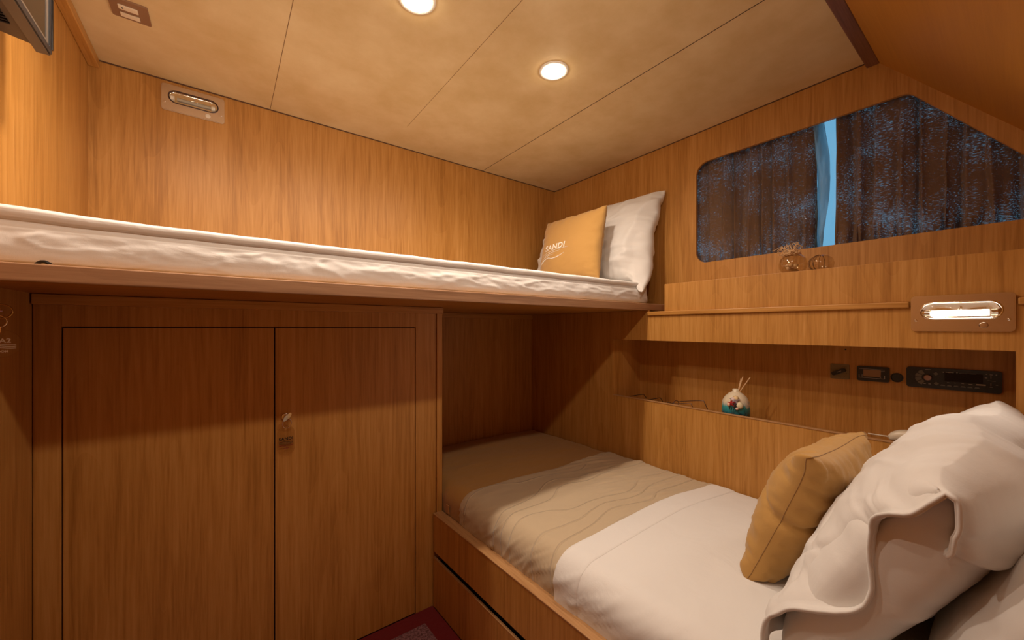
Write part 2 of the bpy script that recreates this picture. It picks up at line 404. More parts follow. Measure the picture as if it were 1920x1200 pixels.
# ================================================================== LAMPS
def downlight(x, y, z, nrm, power, label, group='recessed ceiling downlights'):
    nrm = Vector(nrm).normalized(); c = Vector((x, y, z))
    t = thing('downlight', label, 'ceiling light', (x, y, z), group)
    bm = new(); lathe(bm, [(21, -1), (21, 1.2), (26, 1.6), (28.5, 0.8), (29, 0.0), (29, -1)], c, nrm, 40); obj('ring', bm, M_LAMPWHITE, t, auto=40)
    bm = new(); lathe(bm, [(22, 0.5), (20.5, 3.2), (15, 5.4), (7, 6.6), (0, 6.9)], c, nrm, 32); obj('lens', bm, M_LENS, t, smooth=True)
    l = bpy.data.lights.new('downlight_beam', 'SPOT'); l.energy = power; l.color = WARM; l.spot_size = math.radians(168); l.spot_blend = 0.75
    l.shadow_soft_size = 0.020
    lo = bpy.data.objects.new('downlight_beam', l); put(lo, t); lo.location = nrm*10*K
    lo.rotation_euler = nrm.to_track_quat('-Z', 'Y').to_euler()
    return t
D = (0, 0, -1)
downlight(522, 560, ZC, D, P_MAIN, 'lit round ceiling downlight nearest the middle of the ceiling')
downlight(239, 565, ZC, D, P_MAIN, 'lit round ceiling downlight cut by the top edge of the picture')
downlight(-66, 600, ZC, D, P_MAIN, 'lit round ceiling downlight above the television side of the bunk, outside the picture')
sn = Vector((0, 1.19, -1)).normalized()
for x in (60, 380):
    y = 152.0
    downlight(x, y, slope_z(y), sn, P_FRONT, 'lit round downlight on the sloped panel below the beam, %s' % ('nearer the left wall' if x < 200 else 'nearer the window'), 'downlights on the sloped panel')

def reading_lamp(name, label, fn, lit):
    """fn(a, b, d): a along (0..101), b up (0..55), d out of the wall -> survey point"""
    base = fn(50, 0, 0)
    t = thing(name, label, 'wall lamp', base, 'recessed oval reading lamps')
    g = lambda d: (lambda a, b: fn(a, b, d))
    slot = rrect(50.5, 31, 78, 24, 11.9, 8)
    bm = new(); prism(bm, rrect(50.5, 27.3, 101, 54.6, 5, 5), g(0.1), g(2.2), [slot]); prism(bm, rrect(50.5, 27.3, 98, 51.6, 4, 5), g(2.2), g(3.0), [rrect(50.5, 31, 79, 25, 12.4, 8)])
    obj('face_plate', bm, M_CHROME, t, auto=35)
    bm = new(); pts = [fn(p[0], p[1], 2.8) for p in rrect(50.5, 31, 79, 25, 12.4, 10)]; tube(bm, pts, 1.2, 8, closed=True); obj('rim', bm, M_CHROMEP if lit else simple('dark_gasket', (0.05, 0.02, 0.015), 0.4), t, smooth=True)
    # reflector trough
    bm = new()
    sl = rrect(50.5, 31, 77, 23, 11.4, 8)
    def ring(s, d): return [fn(50.5+(p[0]-50.5)*(1-s*0.12), 31+(p[1]-31)*(1-s*0.45), d) for p in sl]
    rs = [ring(s, d) for s, d in ((0, 1.0), (0.1, 0.7), (0.5, 0.4), (1.0, 0.2), (1.9, 0.15))]
    vr = [[bm.verts.new(p) for p in r] for r in rs]; n = len(sl)
    for a, b in zip(vr, vr[1:]):
        for k in range(n): bm.faces.new((a[k], a[(k+1) % n], b[(k+1) % n], b[k]))
    bm.faces.new(vr[-1]); obj('reflector', bm, M_CHROMEP, t, smooth=True)
    bm = new()
    if lit: tube(bm, [fn(22, 27.5, 2.2), fn(78, 27.5, 2.2)], 4.4, 12)
    else: tube(bm, [fn(24, 28, 2.0), fn(78, 28, 2.0)], 3.2, 12)
    obj('tube_lamp', bm, M_TUBE if lit else M_TUBEOFF, t, auto=40)
    for a in ((17, 82) if not lit else (18, 83)):
        bm = new(); tube(bm, [fn(a-3, 28, 2.2), fn(a+3, 28, 2.2)], 4.6, 12); obj('lamp_holder', bm, M_LAMPWHITE if not lit else M_CHROMEP, t, auto=40)
    bm = new()
    def dome(u, v):
        # lens bulging out of the slot
        a = 2*math.pi*u; rr = v
        q = sl[int(u*n) % n]; 
        return fn(50.5+(q[0]-50.5)*rr, 31+(q[1]-31)*rr, 2.2+8.5*math.sqrt(max(0, 1-rr**2.2)))
    vs = grid(bm, lambda u, v: dome(u, 0.02+0.98*v), n, 8, close_u=True)
    bm.faces.new([vs[i][0] for i in range(n)])
    obj('lens', bm, M_GLASS, t, smooth=True)
    ctr = Vector(fn(50, 0, 1))-Vector(fn(50, 0, 0))
    bm = new(); ball(bm, fn(50.5, 33, 3.8), 1.9, 6); obj('lens_stud', bm, M_CHROMEP, t, smooth=True)
    bm = new(); lathe(bm, [(0, 4.4), (3.6, 4.2), (4.2, 3.6), (4.6, 3.0), (4.6, 2)], fn(73, 9, 0), ctr, 20); obj('switch_button', bm, M_LAMPWHITE if not lit else M_CHROME, t, auto=40)
    for a in (5.5, 95.5):
        bm = new(); lathe(bm, [(0, 3.7), (1.4, 3.5), (1.8, 3)], fn(a, 17, 0), ctr, 12); obj('screw', bm, M_CHROMEP, t, smooth=True)
    if lit:
        l = bpy.data.lights.new('reading_lamp_light', 'AREA'); l.shape = 'RECTANGLE'; l.size = 0.095; l.size_y = 0.02; l.energy = 0.9; l.color = (1, 0.86, 0.72)
        lo = bpy.data.objects.new('reading_lamp_light', l); put(lo, t); lo.location = W(*fn(50.5, 31, 13))-Vector(t['_b'])
        lo.rotation_euler = (-(ctr.normalized())*-1).to_track_quat('-Z', 'Y').to_euler()
reading_lamp('reading_lamp', 'unlit chrome oval reading lamp high on the back wall under the ceiling', lambda a, b, d: (-102+a*1.02, YB-d, 445+b), False)
reading_lamp('reading_lamp', 'lit chrome oval reading lamp on the panelling above the radio', lambda a, b, d: (XP-d-1.6, 110-a, -5+b), True)

# ================================================================== BUILT-IN PANELLING on the window side
t = thing('side_shelf_unit', 'oak veneered side panelling with long open niche along the lower berth', 'shelf unit', (XP, 400, FLOOR))
REC = [(696, -32), (696, -187), (9, -187), (9, -32)]
bm = new()
prism(bm, [(YS, FLOOR), (YS, 33), (584, 33), (584, 45.5), (YB, 45.5), (YB, FLOOR)], lambda y, z: (XP, y, z), lambda y, z: (XP+8, y, z), [REC])
obj('face_panel', bm, M_WOOD, t)
bm = new(); box(bm, 1000, 1008, 0, 705, -220, -24); obj('niche_back', bm, M_WOOD, t)
for (a, b) in ((696, 704), (1, 9)):
    bm = new(); box(bm, XP+8, 1000, a, b, -220, -24); obj('niche_end', bm, M_WOOD, t)
bm = new(); box(bm, XP+8, 1000, 9, 696, -218, -210); obj('niche_floor', bm, M_WOODY, t)
bm = new(); box(bm, XP+8, 1000, 9, 696, -32, -24); obj('niche_top', bm, M_WOODY, t)
bm = new(); box(bm, XP-1.2, XP+8.2, 9, 696, -188.5, -186.4, .5); obj('niche_lipping', bm, M_EDGEY, t)
bm = new(); box(bm, XP, XW, YS, 584, 33, 42); obj('top_board', bm, M_WOODY, t)
bm = new(); box(bm, XP-6, XP+1, 112, 584, 32, 42, 1.6); box(bm, XP-6, XP+1, YS, 7, 32, 42, 1.6); obj('moulding', bm, M_WOODY, t)
o = new(); box(o, XP+1.5, XW, YS, 540, 42.2, 108.7, .7); o = tag(obj('window_ledge', o, M_WOOD), 'boxed oak ledge running along under the curtained window', 'ledge')

# ================================================================== UPPER BUNK
t = thing('upper_bunk', 'wide oak bunk board fixed across the back wall above the wardrobe', 'bunk bed', (390, 800, 46))
bm = new(); box(bm, XL, XW-1, 590, YB, 46, 62.5); obj('board', bm, M_WOODX, t)
bm = new(); box(bm, XL, XW-1, 584, 590, 45.5, 63.4, 1.4); obj('front_lipping', bm, M_EDGE, t)

def upper_mattress():
    x0, x1, yf, yk, zt = -198, 903, 597, 1046, 119
    prof = [(6, 63.2, .0), (1.5, 66, .2), (-1.0, 72, .6), (-1.5, 80, 1), (-1.0, 88, 1), (0.5, 95, .9), (1.2, 99, .5), (3.0, 102, .3), (5.6, 104.6, .2), (5.8, 106.2, .2), (2.4, 108, .2), (0.6, 111, .2), (1.0, 115, .2),
            (4.5, 117.5, .2), (10, 119, .2), (20, 119.6, .4), (60, 120, 1), (140, 120.5, 1), (300, 120.5, 1), (430, 120, .6), (444, 117, .3), (449, 108, 0), (449, 66, 0)]
    n = len(prof); bm = new(); NX = 420
    # resample the profile
    P = []
    for i in range(n-1):
        k = 3 if i < 14 else 5
        for j in range(k): P.append([prof[i][c]+(prof[i+1][c]-prof[i][c])*j/k for c in range(3)])
    P.append(list(prof[-1]))
    def fn(u, v):
        x = x0+(x1-x0)*u; d, z, w = P[min(len(P)-1, int(round(v*(len(P)-1))))]
        e = min((x-x0)/22.0, (x1-x)/26.0, 1.0); e = max(e, 0)
        s = math.sqrt(1-(1-e)**2)
        left = sstep(x0+140, x0, x)
        yy = yf+d
        # wrinkles on the drop: long diagonal folds
        a = fb(x/60.0, z/13.0, 1.3)*2.6+fb((x+z*2.2)/26.0, z/15.0, 5.1)*1.5
        rid = max(0, 1-abs(fb(x/120.0, z/28.0, 9.0, 2))*7)*2.0
        low = sstep(104, 92, z)
        if d < 12: yy -= w*(a*0.45*low+rid*0.7*low+0.35*fb(x/120.0, z/30.0, 2.0))
        zz = z + w*0.5*fb(x/55.0, d/40.0, 3.3) + (0.8*fb(x/70.0, 3.0, 2.0) if z > 100 else 0)
        if z > 100 and left > 0: zz += 4*left*sstep(100, 118, z)
        # crease wanders
        yc = (yf+yk)/2
        yy = yc+(yy-yc)*(0.93+0.07*s); zz = 63.2+(zz-63.2)*(0.12+0.88*s)
        xx = x+ (8*(1-s)*math.sin(z/9.0) if x < x0+60 else 0)
        return (xx, yy, zz)
    vs = grid(bm, fn, NX, len(P)-1)
    bm.faces.new([v for v in vs[0]]); bm.faces.new([v for v in reversed(vs[-1])])
    bm.faces.ensure_lookup_table()
    t = thing('bunk_mattress', 'thin mattress under a creased white sheet on the upper bunk', 'mattress', (370, 820, 63))
    obj('fitted_sheet', bm, M_WHITE, t, smooth=True)
    bm = new()
    tube(bm, [(-152+2*i, 599.5-1.5*math.sin(i*0.5), 64.6+3.0*math.sin(math.pi*i/5)) for i in range(6)], 1.6, 8)
    obj('elastic_loop', bm, M_BLACK, t, smooth=True)
upper_mattress()

# pillows -----------------------------------------------------------
def pillow_pts(w, h, t, pinch=0.10, corner=0.35, wr=1.0, seed=0.0, deform=None, edge_pow=0.42, folds=0.7, n=64, back=0.0):
    """returns fn(u, v, side) -> local (a, b, c) with a in width, b in height, c out of the front"""
    def S(u, v, side):
        k = pinch
        a = w/2*u*(1-k*(1-v*v)*abs(u)**1.5); b = h/2*v*(1-k*(1-u*u)*abs(v)**1.5)
        ex = max(0, 1-abs(u)**2.4); ey = max(0, 1-abs(v)**2.4)
        c = t/2*(ex*ey)**edge_pow
        if back and side < 0: c = t/2*((ex**0.22)*(ey**0.35))*(1+back)
        du, dv = 1-abs(u), 1-abs(v)
        # puckers running in from the side seams
        pk = math.exp(-du/0.16)*fb(seed+u*1.5, v*6.0, side*3.0, 3)*(1-math.exp(-du/0.03)) + math.exp(-dv/0.16)*fb(u*6.0, seed+v*1.5, side*4.0+2, 3)*(1-math.exp(-dv/0.03))
        soft = fb(u*1.3+seed, v*1.3, side*7.0, 2)*(ex*ey)
        rid = max(0, 1-abs(fb(u*1.1+seed*2, v*2.0-u*1.2, side+11.0, 2))*6)*(ex*ey)**0.6
        c += wr*t*(0.11*pk+0.05*soft+folds*0.035*rid)
        p = (a, b, side*c)
        return deform(u, v, p) if deform else p
    return S
def build_pillow(bm, S, place, n=64):
    fr = [[None]*(n+1) for _ in range(n+1)]; bk = [[None]*(n+1) for _ in range(n+1)]
    g = lambda i: (lambda q: math.copysign(1-(1-abs(q))**1.35, q))(2*i/n-1)
    for i in range(n+1):
        for j in range(n+1):
            u, v = g(i), g(j)
            fr[i][j] = bm.verts.new(place(*S(u, v, 1)))
            bk[i][j] = fr[i][j] if i in (0, n) or j in (0, n) else bm.verts.new(place(*S(u, v, -1)))
    for i in range(n):
        for j in range(n):
            bm.faces.new((fr[i][j], fr[i+1][j], fr[i+1][j+1], fr[i][j+1]))
            bm.faces.new((bk[i][j+1], bk[i+1][j+1], bk[i+1][j], bk[i][j]))
def placer(c, ua, va):
    c, ua, va = Vector(c), Vector(ua).normalized(), Vector(va).normalized()
    na = ua.cross(va).normalized(); va = na.cross(ua)
    return lambda a, b, d: c+ua*a+va*b+na*d
def seam(bm, S, place, edges, r=0.7, n=40):
    for e in edges:
        pts = []
        for i in range(n+1):
            q = 2*i/n-1
            u, v = {'l': (-1, q), 'r': (1, q), 't': (q, 1), 'b': (q, -1)}[e]
            pts.append(place(*S(u, v, 1)))
        tube(bm, pts, r, 6)

def logo(S, place, parent, cu, cv, su, sv, name='printed_logo'):
    """embroidered name over wave strokes, laid on the front face"""
    def on(x, y, lift=0.7):
        u, v = cu+x*su, cv+y*sv; p = S(u, v, 1); return place(p[0], p[1], p[2]+lift)
    bm = text_bm('SANDI', 1.0, lambda x, y: on(x*0.95+.1, y*1.15+0.55), 4, 0.018, 0.0)
    for (x0, y0, x1, y1, bow, r) in ((-1.9, -0.35, 2.0, 0.1, 0.18, .55), (-1.7, -0.65, 1.0, -0.15, 0.12, .5), (-1.9, -0.95, 0.2, -0.55, 0.15, .5),
                                     (-2.2, -1.75, -0.2, -0.95, 0.35, .9), (-0.9, -0.95, 1.6, -0.6, -0.35, .9), (-2.1, -1.45, -0.9, -1.0, 0.2, .5)):
        pts = []
        for i in range(13):
            s = i/12; pts.append(on(x0+(x1-x0)*s, y0+(y1-y0)*s+bow*math.sin(math.pi*s), 0.5))
        tube(bm, pts, [1.5*r*max(0.15, math.sin(math.pi*(0.05+0.9*i/12))) for i in range(13)], 5)
    obj(name, bm, M_THREAD, parent)

# white pillow on the bunk, leaning on the window wall
def upper_pillow():
    t = thing('pillow', 'white pillow leaning on the window wall behind the mustard cushion on the bunk', 'pillow', (890, 800, 120), 'white pillows')
    def deform(u, v, p):
        a, b, c = p
        # loose flange at the room end (u = +1) sags and curls outward
        s = sstep(0.55, 1.0, u)
        c += s*(10*math.sin(v*5.0+1.0)+6*math.sin(v*11+0.5))*(0.4+0.6*abs(v))
        c += sstep(0.6, 1, u)*sstep(0.3, 1, v)*6
        if v < -0.6 and u > 0.7: b -= 46*sstep(-0.6, -1, v)*sstep(0.7, 1, u); c += 20*sstep(-0.6, -1, v)*sstep(0.7, 1, u)
        if v > 0: b += 12*sstep(0.4, 1.0, u)*v
        if u < 0: b -= 30*sstep(0.1, -1, u)*sstep(0, 1, v)
        k = sstep(0.1, .6, u)
        c += k*(9*max(0, 1-5.0*abs(fb(u*1.7+v*.5, v*1.1-u*.8, 21.0, 1)))-3)+k*4*fb(u*2, v*2, 4.0, 2)
        return (a, b, c)
    S = pillow_pts(408, 262, 104, 0.05, wr=1.1, seed=2.2, deform=deform, folds=1.5)
    P = placer((896, 792, 247), (0.15, -1, 0), (88, 0, 248))
    bm = new(); build_pillow(bm, S, P, 72); obj('pillowcase', bm, M_PILLOW, t, smooth=True)
upper_pillow()
def upper_cushion():
    t = thing('cushion', 'square mustard cushion with white embroidered name standing on the upper bunk', 'cushion', (770, 770, 120), 'mustard square cushions')
    S = pillow_pts(218, 202, 70, 0.05, wr=0.9, seed=5.0, folds=0.3)
    P = placer((782, 768, 222), (14, -205, 4), (40, 0, 195))
    bm = new(); build_pillow(bm, S, P, 56); obj('cover', bm, M_GOLD, t, smooth=True)
    bm = new(); seam(bm, S, P, 'lrtb', 0.55); obj('seam', bm, M_SEAM, t, smooth=True)
    logo(S, P, t, -0.33, -0.10, 0.26, 0.20)
upper_cushion()

# ================================================================== WARDROBE under the bunk
t = thing('wardrobe', 'two-door oak wardrobe built in under the bunk', 'wardrobe', (90, 900, FLOOR))
YC = 790.0
bm = new(); box(bm, XL+1, 392, YC+8, YB-1, FLOOR+1, 44); obj('carcass', bm, M_GAP, t)
bm = new()
box(bm, XL+1, -178, YC, YC+8, FLOOR, 45.5, .5); box(bm, -178, 331.5, YC, YC+8, 1.8, 45.5, .5); box(bm, 331.5, 378.6, YC, YC+8, FLOOR, 45.5, .5)
obj('frame', bm, M_WOOD, t)
bm = new(); box(bm, 380, 393, YC-3, YB-1, FLOOR, 45.5, .8); obj('end_post', bm, M_WOOD, t)
bm = new(); box(bm, XL+1.5, 393, YC-9, YC-.1, 31.5, 45.4, 1.0); obj('top_trim', bm, M_BEAM if False else M_WOODX, t)
for (a, b) in ((-176.4, 70.3), (72.2, 329.8)):
    bm = new(); box(bm, a, b, YC, YC+8, FLOOR+5, 0.2, .6); obj('door', bm, M_WOOD, t)

def key_fob_door():
    t = thing('key_fob', 'silver key with clear plastic name tag hanging on the right wardrobe door', 'key tag', (88, 788, -198), 'keys with clear tags')
    bm = new(); lathe(bm, [(0, 4), (5, 4), (6.5, 3), (7, 0)], (88, YC, -158), (0, -1, 0), 20); obj('lock', bm, M_CHROME, t, auto=40)
    bm = new(); prism(bm, rrect(89, -156, 13, 8.5, 4, 5), lambda x, z: (x, YC-15+(x-89)*0.3, z+(x-89)*0.7), lambda x, z: (x, YC-13.6+(x-89)*0.3, z+(x-89)*0.7))
    tube(bm, [(88, YC-5, -158), (88.5, YC-12, -157)], 1.3, 8); obj('key', bm, M_CHROMEP, t, auto=30)
    bm = new(); tube(bm, [(89+7*math.sin(a), YC-9-3*math.cos(a), -168+9*math.cos(a)) for a in [2*math.pi*i/24 for i in range(24)]], .55, 6, closed=True); obj('ring', bm, M_CHROMEP, t, smooth=True)
    bm = new(); prism(bm, rrect(88, -199, 27, 51, 12, 8), lambda x, z: (x, YC-5.0, z), lambda x, z: (x, YC-2.6, z), [rrect(88, -178, 4, 4, 1.9, 4)])
    obj('clear_tag', bm, M_ACRYL, t, auto=30)
    bm = text_bm('SANDI', 7.2, lambda x, y: (88+x, YC-5.3, -196+y), 2, 0.25)
    for k in range(3): tube(bm, [(77+i*2, YC-5.3, -201.5-k*1.6+math.sin(i*0.6)*0.7) for i in range(12)], .35, 4)
    obj('print', bm, M_GAP, t)
    bm = text_bm('MOTOR YACHT', 2.9, lambda x, y: (88.5+x, YC-5.3, -208+y), 1, 0.12)
    b2 = text_bm('SANDI', 2.9, lambda x, y: (88.5+x, YC-5.3, -212.5+y), 1, 0.12); merge(bm, b2)
    obj('red_print', bm, simple('red_print', (0.20, 0.02, 0.015), 0.5), t)
key_fob_door()
def key_fob_left():
    t = thing('key_fob', 'round clear tag and key rings at the far left edge, on the left wall', 'key tag', (-196, 665, -16), 'keys with clear tags')
    c = Vector((-193, 661, -17)); nrm = Vector((.28, -.96, 0)).normalized(); ax = Vector((0.96, .28, 0)).normalized()
    bm = new(); lathe(bm, [(0, -1), (14.5, -1), (15.3, 0), (14.5, 1), (0, 1)], c, nrm, 40); obj('clear_tag', bm, M_ACRYL, t, auto=30)
    f = lambda x, y: c+ax*x+nrm*1.5+Vector((0, 0, y))
    bm = text_bm('SA2', 6.5, lambda x, y: f(x+2, y+3.2), 2, 0.15)
    for k in range(3): tube(bm, [f(-10+i*1.9, -0.6-k*1.9+.6*math.sin(i*.5)) for i in range(12)], .5, 4)
    merge(bm, text_bm('ROOM', 3.0, lambda x, y: f(x+1, y-8.3), 1, 0.1)); obj('print', bm, M_THREAD, t)
    brass = simple('brass', (0.55, 0.36, 0.12), 0.25, 1.0)
    for (dz, rr, m, dx) in ((36, 7.5, brass, 1.0), (25, 6.8, M_CHROMEP, -2)):
        bm = new(); tube(bm, [c+ax*(dx+rr*math.cos(a))+nrm*(-2)+Vector((0, 0, dz-1+rr*math.sin(a))) for a in [2*math.pi*i/24 for i in range(24)]], .9, 6, closed=True); obj('ring', bm, m, t, smooth=True)
    bm = new(); lathe(bm, [(0, 9), (6, 9), (7, 7), (7, 0)], (XL, 655, 18), (1, 0, 0), 20); obj('lock', bm, M_CHROME, t, auto=40)
    bm = new(); tube(bm, [(XL+8, 655, 18), (XL+14, 657, 18.5)], 1.6, 8); obj('key', bm, M_CHROMEP, t)
    bm = new(); tube(bm, [c+Vector((0, 0, 18)), c+Vector((0, 0, 12))], .7, 6); obj('link', bm, M_CHROMEP, t)
key_fob_left()

# ================================================================== LOWER BERTH
def bx(y): return 371+(785-y)*0.034          # outer face of the berth front
Y0, Y1 = -150.0, YC-3.5
t = thing('lower_berth', 'oak berth box with raised rail and long drawer under the lower bed', 'bed frame', (620, 450, FLOOR))
def slab(bm, o0, o1, z0, z1, ya=Y0, yb=Y1, bev=0.8):
    hexa(bm, [(bx(ya)+o0, ya, z0), (bx(ya)+o1, ya, z0), (bx(yb)+o1, yb, z0), (bx(yb)+o0, yb, z0),
              (bx(ya)+o0, ya, z1), (bx(ya)+o1, ya, z1), (bx(yb)+o1, yb, z1), (bx(yb)+o0, yb, z1)], bev)
bm = new(); slab(bm, 0, 20, -493, -412.5, bev=.5); obj('side_rail', bm, M_WOOD, t)
bm = new(); slab(bm, -.8, 21, -412.4, -409, bev=1.0); obj('rail_cap', bm, M_EDGEY, t)
bm = new(); slab(bm, 19, 21, FLOOR+1, -493.1, bev=0); obj('finger_gap', bm, M_GAP, t)
bm = new(); slab(bm, 0, 4.5, FLOOR+4, -508.5, ya=Y0, bev=.6); dr = obj('drawer', bm, M_WOOD, t)
bm = new(); slab(bm, -.3, 4.6, -508.4, -506.0, bev=.6); obj('drawer_lipping', bm, M_EDGEY, dr)
bm = new(); box(bm, 400, XP-1, Y0, YB-1, FLOOR+1, -446); obj('base', bm, M_GAP, t)
bm = new(); box(bm, 394, XP-1, YC, YC+0.5, FLOOR+1, -446); obj('foot_board', bm, M_WOOD, t)
o = new(); box(o, 393, XP-1, Y0-10, Y0-.5, FLOOR, -110, 1); tag(obj('headboard', o, M_WOOD), 'plain oak board behind the lower bed pillows', 'headboard')

ZM = -350.0
def mat_surface(y, s, off=0.0):
    """cross-section of the lower mattress at y; s 0..1 from rail foot over the top to the wall"""
    xl = max(bx(y)+22.5 if y < YC else 394.5, 0) ; xl = bx(y)+22.5 if y < YC-12 else 395.5
    xr = XP-1.5; r = 34.0; zb = -445.0
    zt = ZM-4*sstep(700, 1054, y)
    lens = [zt-r-zb, r*math.pi/2, xr-xl-r-18, 18*math.pi/2, zt-18-zb]
    L = sum(lens); d = s*L
    wx = 0
    if d < lens[0]: p = (xl, zb+d); nr = (-1, 0)
    elif d < lens[0]+lens[1]:
        a = (d-lens[0])/r; p = (xl+r-r*math.cos(a), zt-r+r*math.sin(a)); nr = (-math.cos(a), math.sin(a))
    elif d < sum(lens[:3]): q = d-lens[0]-lens[1]; p = (xl+r+q, zt); nr = (0, 1)
    elif d < sum(lens[:4]):
        a = (d-sum(lens[:3]))/18.0; p = (xr-18+18*math.sin(a), zt-18+18*math.cos(a)); nr = (math.sin(a), math.cos(a))
    else: p = (xr, zt-18-(d-sum(lens[:4]))); nr = (1, 0)
    x, z = p
    crown = 5*math.sin(math.pi*max(0, min(1, (x-xl)/(xr-xl)))) if nr[1] > 0.3 else 0
    return x+nr[0]*off, z+nr[1]*off+crown, nr
def lower_mattress():
    bm = new()
    ya, yb = Y0+3, YB-3
    def fn(u, v):
        y = ya+(yb-ya)*u
        x, z, nr = mat_surface(y, v)
        e = min((yb-y)/26.0, 1); s = math.sqrt(max(0, 1-(1-e)**2)); z = -445+(z+445)*(0.25+0.75*s)
        side = sstep(-0.2, -1, nr[0])
        w = fb(y/30.0+z/60.0, z/40.0, 2.0)*1.6*(0.25+side) + fb(x/100.0, y/60.0, 6.0)*2.0*max(0, nr[1])
        # soft ripples along the wall side of the bed
        if nr[0] > 0.7 or (nr[0] < -0.7 and z < -412): w = -abs(w)*0.3
        return (x+nr[0]*w*0.8-(1.0 if nr[0] > .7 else 0), y, z+nr[1]*w)
    vs = grid(bm, fn, 330, 120)
    bm.faces.new([v for v in vs[0]]); bm.faces.new([v for v in reversed(vs[-1])])
    t = thing('lower_mattress', 'lower berth mattress in a plain tan sheet showing at the dark foot end', 'mattress', (630, 450, -445))
    obj('tan_sheet', bm, cloth('tan_sheet', (0.40, 0.21, 0.055), 0.10, 9), t, smooth=True)
    bm = new(); box(bm, bx(760)+18.5, bx(760)+21.0, 752, 764, -405, -387, .6); obj('cloth_tag', bm, cloth('orange_tag', (0.42, 0.20, 0.05)), t)
lower_mattress()
def quilt():
    t = thing('quilted_cover', 'beige wave-quilted bed cover between the tan foot end and the white sheet', 'bed cover', (630, 560, -350))
    yf = lambda v: 712-14*math.sin(v*2.5)+5*math.sin(v*9)
    bm = new()
    def fn(u, v):
        s = 0.05+0.815*v; y = 405+(yf(s)-405)*u
        off = 3.2*math.sqrt(max(0.05, 1-max(0, (u-.965)/.035)**2))
        x, z, nr = mat_surface(y, s, off)
        side = sstep(-0.2, -1, nr[0])
        w = fb(y/40.0+z/50.0, z/60.0, 2.0)*2.2*side + side*2.6*max(0, 1-6*abs(fb(y/34.0+z/26.0, z/80.0, 5.0, 2)))
        w += 2.0*fb(x/100.0, y/60.0, 6.0)*max(0, nr[1])
        # soft ripples near the wall side
        w += 5.0*max(0, nr[1])*sstep(520, 800, x)*abs(fb(y/20.0+x/90.0, x/150.0, 4.0, 2))
        if z < -405 and nr[0] < 0: w = min(w, 0.6)
        w = max(w, -.8)
        return (x+nr[0]*w-(1.5 if nr[0] > .7 else 0), y, z+nr[1]*w)
    grid(bm, fn, 150, 130)
    obj('cover', bm, M_BEIGE, t, smooth=True)
quilt()
def sheet():
    t = thing('bed_sheet', 'white top sheet folded over across the lower bed', 'sheet', (630, 150, -350))
    def surf(y, v, off):
        x, z, nr = mat_surface(y, v, off)
        side = sstep(-0.2, -1, nr[0])
        w = (0.5+fb(y/60.0+z/45.0, z/70.0, 8.0)*0.9+1.1*max(0, 1-7*abs(fb(y/48.0+z/30.0, z/90.0, 3.0, 2))))*1.7*side + fb(x/140.0, y/110.0, 3.0)*2.2*max(0, nr[1])
        if nr[0] < -0.6: w = max(w, 0.0) if z > -400 else min(max(w, 0), 1.0)
        return x+nr[0]*w, z+nr[1]*max(w, -.6)
    ye = lambda v: 424+6*math.sin(v*5)+2*math.sin(v*13)
    bm = new()
    def fn(u, v):
        s = 0.055+0.80*v
        y = Y0+6+(ye(s)-Y0-6)*u
        x, z = surf(y, s, 5.4)
        return (x, y, z)
    grid(bm, fn, 190, 120)
    o = obj('sheet', bm, M_WHITE, t, smooth=True)
    bm = new()
    def fn2(u, v):
        s = 0.055+0.80*v; y1 = ye(s)+2; y = y1-46+46*u-3*math.sin(s*9)
        x, z = surf(min(y, y1), s, 7.2-1.6*(1-math.sqrt(max(0, 1-abs(2*u-1)**6))))
        return (x, y, z)
    grid(bm, fn2, 24, 120)
    obj('turned_hem', bm, M_WHITE, t, smooth=True)
sheet()

def lower_cushion():
    t = thing('cushion', 'plain mustard cushion standing on edge against the big white pillow on the lower bed', 'cushion', (664, 185, -345), 'mustard square cushions')
    def dent(u, v, p):
        a, b, c = p
        k = sstep(.15, .85, u)*(1-sstep(.94, 1, u)); d = v-.02-.28*(1-u)
        c *= 1-.30*k*math.exp(-(d/.045)**2)
        c *= 1-.12*sstep(.5, .9, u)*math.exp(-((v-.55)/.05)**2)
        return (a-5*math.exp(-((v-.02)/.07)**2)*sstep(.8, 1, u), b, c)
    S = pillow_pts(202, 206, 86, 0.07, wr=1.2, seed=9.0, folds=0.6, deform=dent)
    P = placer((666, 187, -251), (-205, 8, 0), (0, -75, 192))
    bm = new(); build_pillow(bm, S, P, 60); obj('cover', bm, M_GOLD, t, smooth=True)
    bm = new(); seam(bm, S, P, 'lrtb', 0.5); obj('seam', bm, M_SEAM, t, smooth=True)
lower_cushion()

